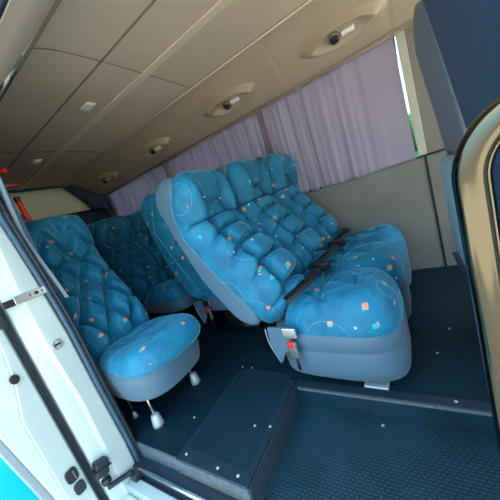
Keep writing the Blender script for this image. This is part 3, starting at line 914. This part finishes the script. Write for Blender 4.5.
# ------------------------------------------------------------------ outdoors
bm = BX(-9, 9, -9, 14, -.65, -.62)
def ground_mat():
    m, nt, b = newmat('pavement')
    tc = N(nt, 'ShaderNodeTexCoord'); sp = N(nt, 'ShaderNodeSeparateXYZ'); nt.links.new(tc.outputs['Object'], sp.inputs[0])
    n = N(nt, 'ShaderNodeTexNoise', Scale=4.0, Detail=5.0); nt.links.new(tc.outputs['Object'], n.inputs['Vector'])
    r1 = N(nt, 'ShaderNodeValToRGB'); r1.color_ramp.elements[0].position = .35; r1.color_ramp.elements[1].position = .5
    r1.color_ramp.elements[0].color = (.0, .11, .20, 1); r1.color_ramp.elements[1].color = (.0, .32, .48, 1)
    nt.links.new(n.outputs['Fac'], r1.inputs[0])
    r2 = N(nt, 'ShaderNodeValToRGB'); r2.color_ramp.elements[0].color = (.50, .43, .34, 1); r2.color_ramp.elements[1].color = (.66, .58, .47, 1)
    nt.links.new(n.outputs['Fac'], r2.inputs[0])
    a = math_(nt, 'LESS_THAN', sp.outputs[0], -1.6); c = math_(nt, 'GREATER_THAN', sp.outputs[1], -.4)
    mx = N(nt, 'ShaderNodeMix', data_type='RGBA'); nt.links.new(math_(nt, 'MULTIPLY', a, c), mx.inputs[0])
    nt.links.new(r2.outputs[0], mx.inputs[6]); nt.links.new(r1.outputs[0], mx.inputs[7]); nt.links.new(mx.outputs[2], b.inputs['Base Color'])
    b.inputs['Roughness'].default_value = .8; b.inputs['Specular IOR Level'].default_value = .08
    return m
struct('ground', bm, ground_mat(), smooth=False)
# hedge glimpsed past the curtain edge
rnd = random.Random(3)
bm = bmesh.new(); bmesh.ops.create_icosphere(bm, subdivisions=5, radius=1)
for v in bm.verts:
    c = v.co; k = 1+.10*sin(9*c.x+3*c.z)*sin(11*c.y)+.08*sin(23*c.z+5*c.y)+rnd.uniform(-.03, .03)
    v.co = Vector((c.x*1.3*k, c.y*.6*k, c.z*1.0*k))
o = obj('hedge', bm, M['green'], loc=(.45, 5.6, .42)); tag(o, 'green hedge outside, glimpsed between the curtain edge and cream upright', 'hedge')

# ------------------------------------------------------------------ light
w = bpy.data.worlds.new('sky'); SC.world = w; w.use_nodes = True
nt = w.node_tree; bg = nt.nodes['Background']
tc = N(nt, 'ShaderNodeTexCoord'); sp = N(nt, 'ShaderNodeSeparateXYZ'); nt.links.new(tc.outputs['Generated'], sp.inputs[0])
rp = N(nt, 'ShaderNodeValToRGB')
rp.color_ramp.elements[0].position = .50; rp.color_ramp.elements[0].color = (.34, .36, .33, 1)
e_ = rp.color_ramp.elements.new(.60); e_.color = (.66, .88, 1.0, 1)
rp.color_ramp.elements[1].position = .85; rp.color_ramp.elements[1].color = (.42, .76, 1.05, 1)
mr = N(nt, 'ShaderNodeMapRange'); mr.inputs['From Min'].default_value = -1; nt.links.new(sp.outputs[2], mr.inputs['Value'])
nt.links.new(mr.outputs[0], rp.inputs[0]); nt.links.new(rp.outputs[0], bg.inputs['Color'])
bg.inputs['Strength'].default_value = 2.3
sd = bpy.data.lights.new('sun', 'SUN'); sd.energy = 9; sd.angle = RAD(3); sd.color = (1, .95, .86)
so = bpy.data.objects.new('sun', sd); C.objects.link(so)
so.rotation_euler = Vector((.15, -1.05, -1)).to_track_quat('-Z', 'Y').to_euler()

for o in C.objects:
    g = {'vent light': 'vent pods along the cove', 'curtain': 'mauve curtains on the far windows', 'screw': 'screws in the floor', 'ceiling lamp': 'lamps on the headliner', 'front seat': 'front seats'}.get(o.get('category'))
    if g: o['group'] = g
    if o.name.startswith('bench_seat') and not o.parent: o['group'] = 'tufted bench seats by the windows'
    if o.name.startswith('single_seat') and not o.parent: o['group'] = 'single seats on the door side'
# ------------------------------------------------------------------ camera
cam = bpy.data.cameras.new('camera'); co = bpy.data.objects.new('camera', cam); C.objects.link(co)
r = Vector((0.81917538, 0.47888285, -0.31563097)); d = Vector((-0.1701016, -0.32270437, -0.93108933)); f = Vector((-0.5477382, 0.81641479, -0.18289274))
f.normalize(); r = (r - f*r.dot(f)).normalized(); u = r.cross(f)
mt = Matrix((r, u, -f)).transposed().to_4x4(); mt.translation = (0, 0, .95)
co.matrix_world = mt
cam.sensor_width = 36; cam.lens = 36*256.2/500; cam.clip_start = .01
SC.camera = co
SC.view_settings.view_transform = 'Standard'; SC.view_settings.look = 'None'
SC.view_settings.gamma = 1; SC.view_settings.use_curve_mapping = False; SC.view_settings.exposure = 1.15
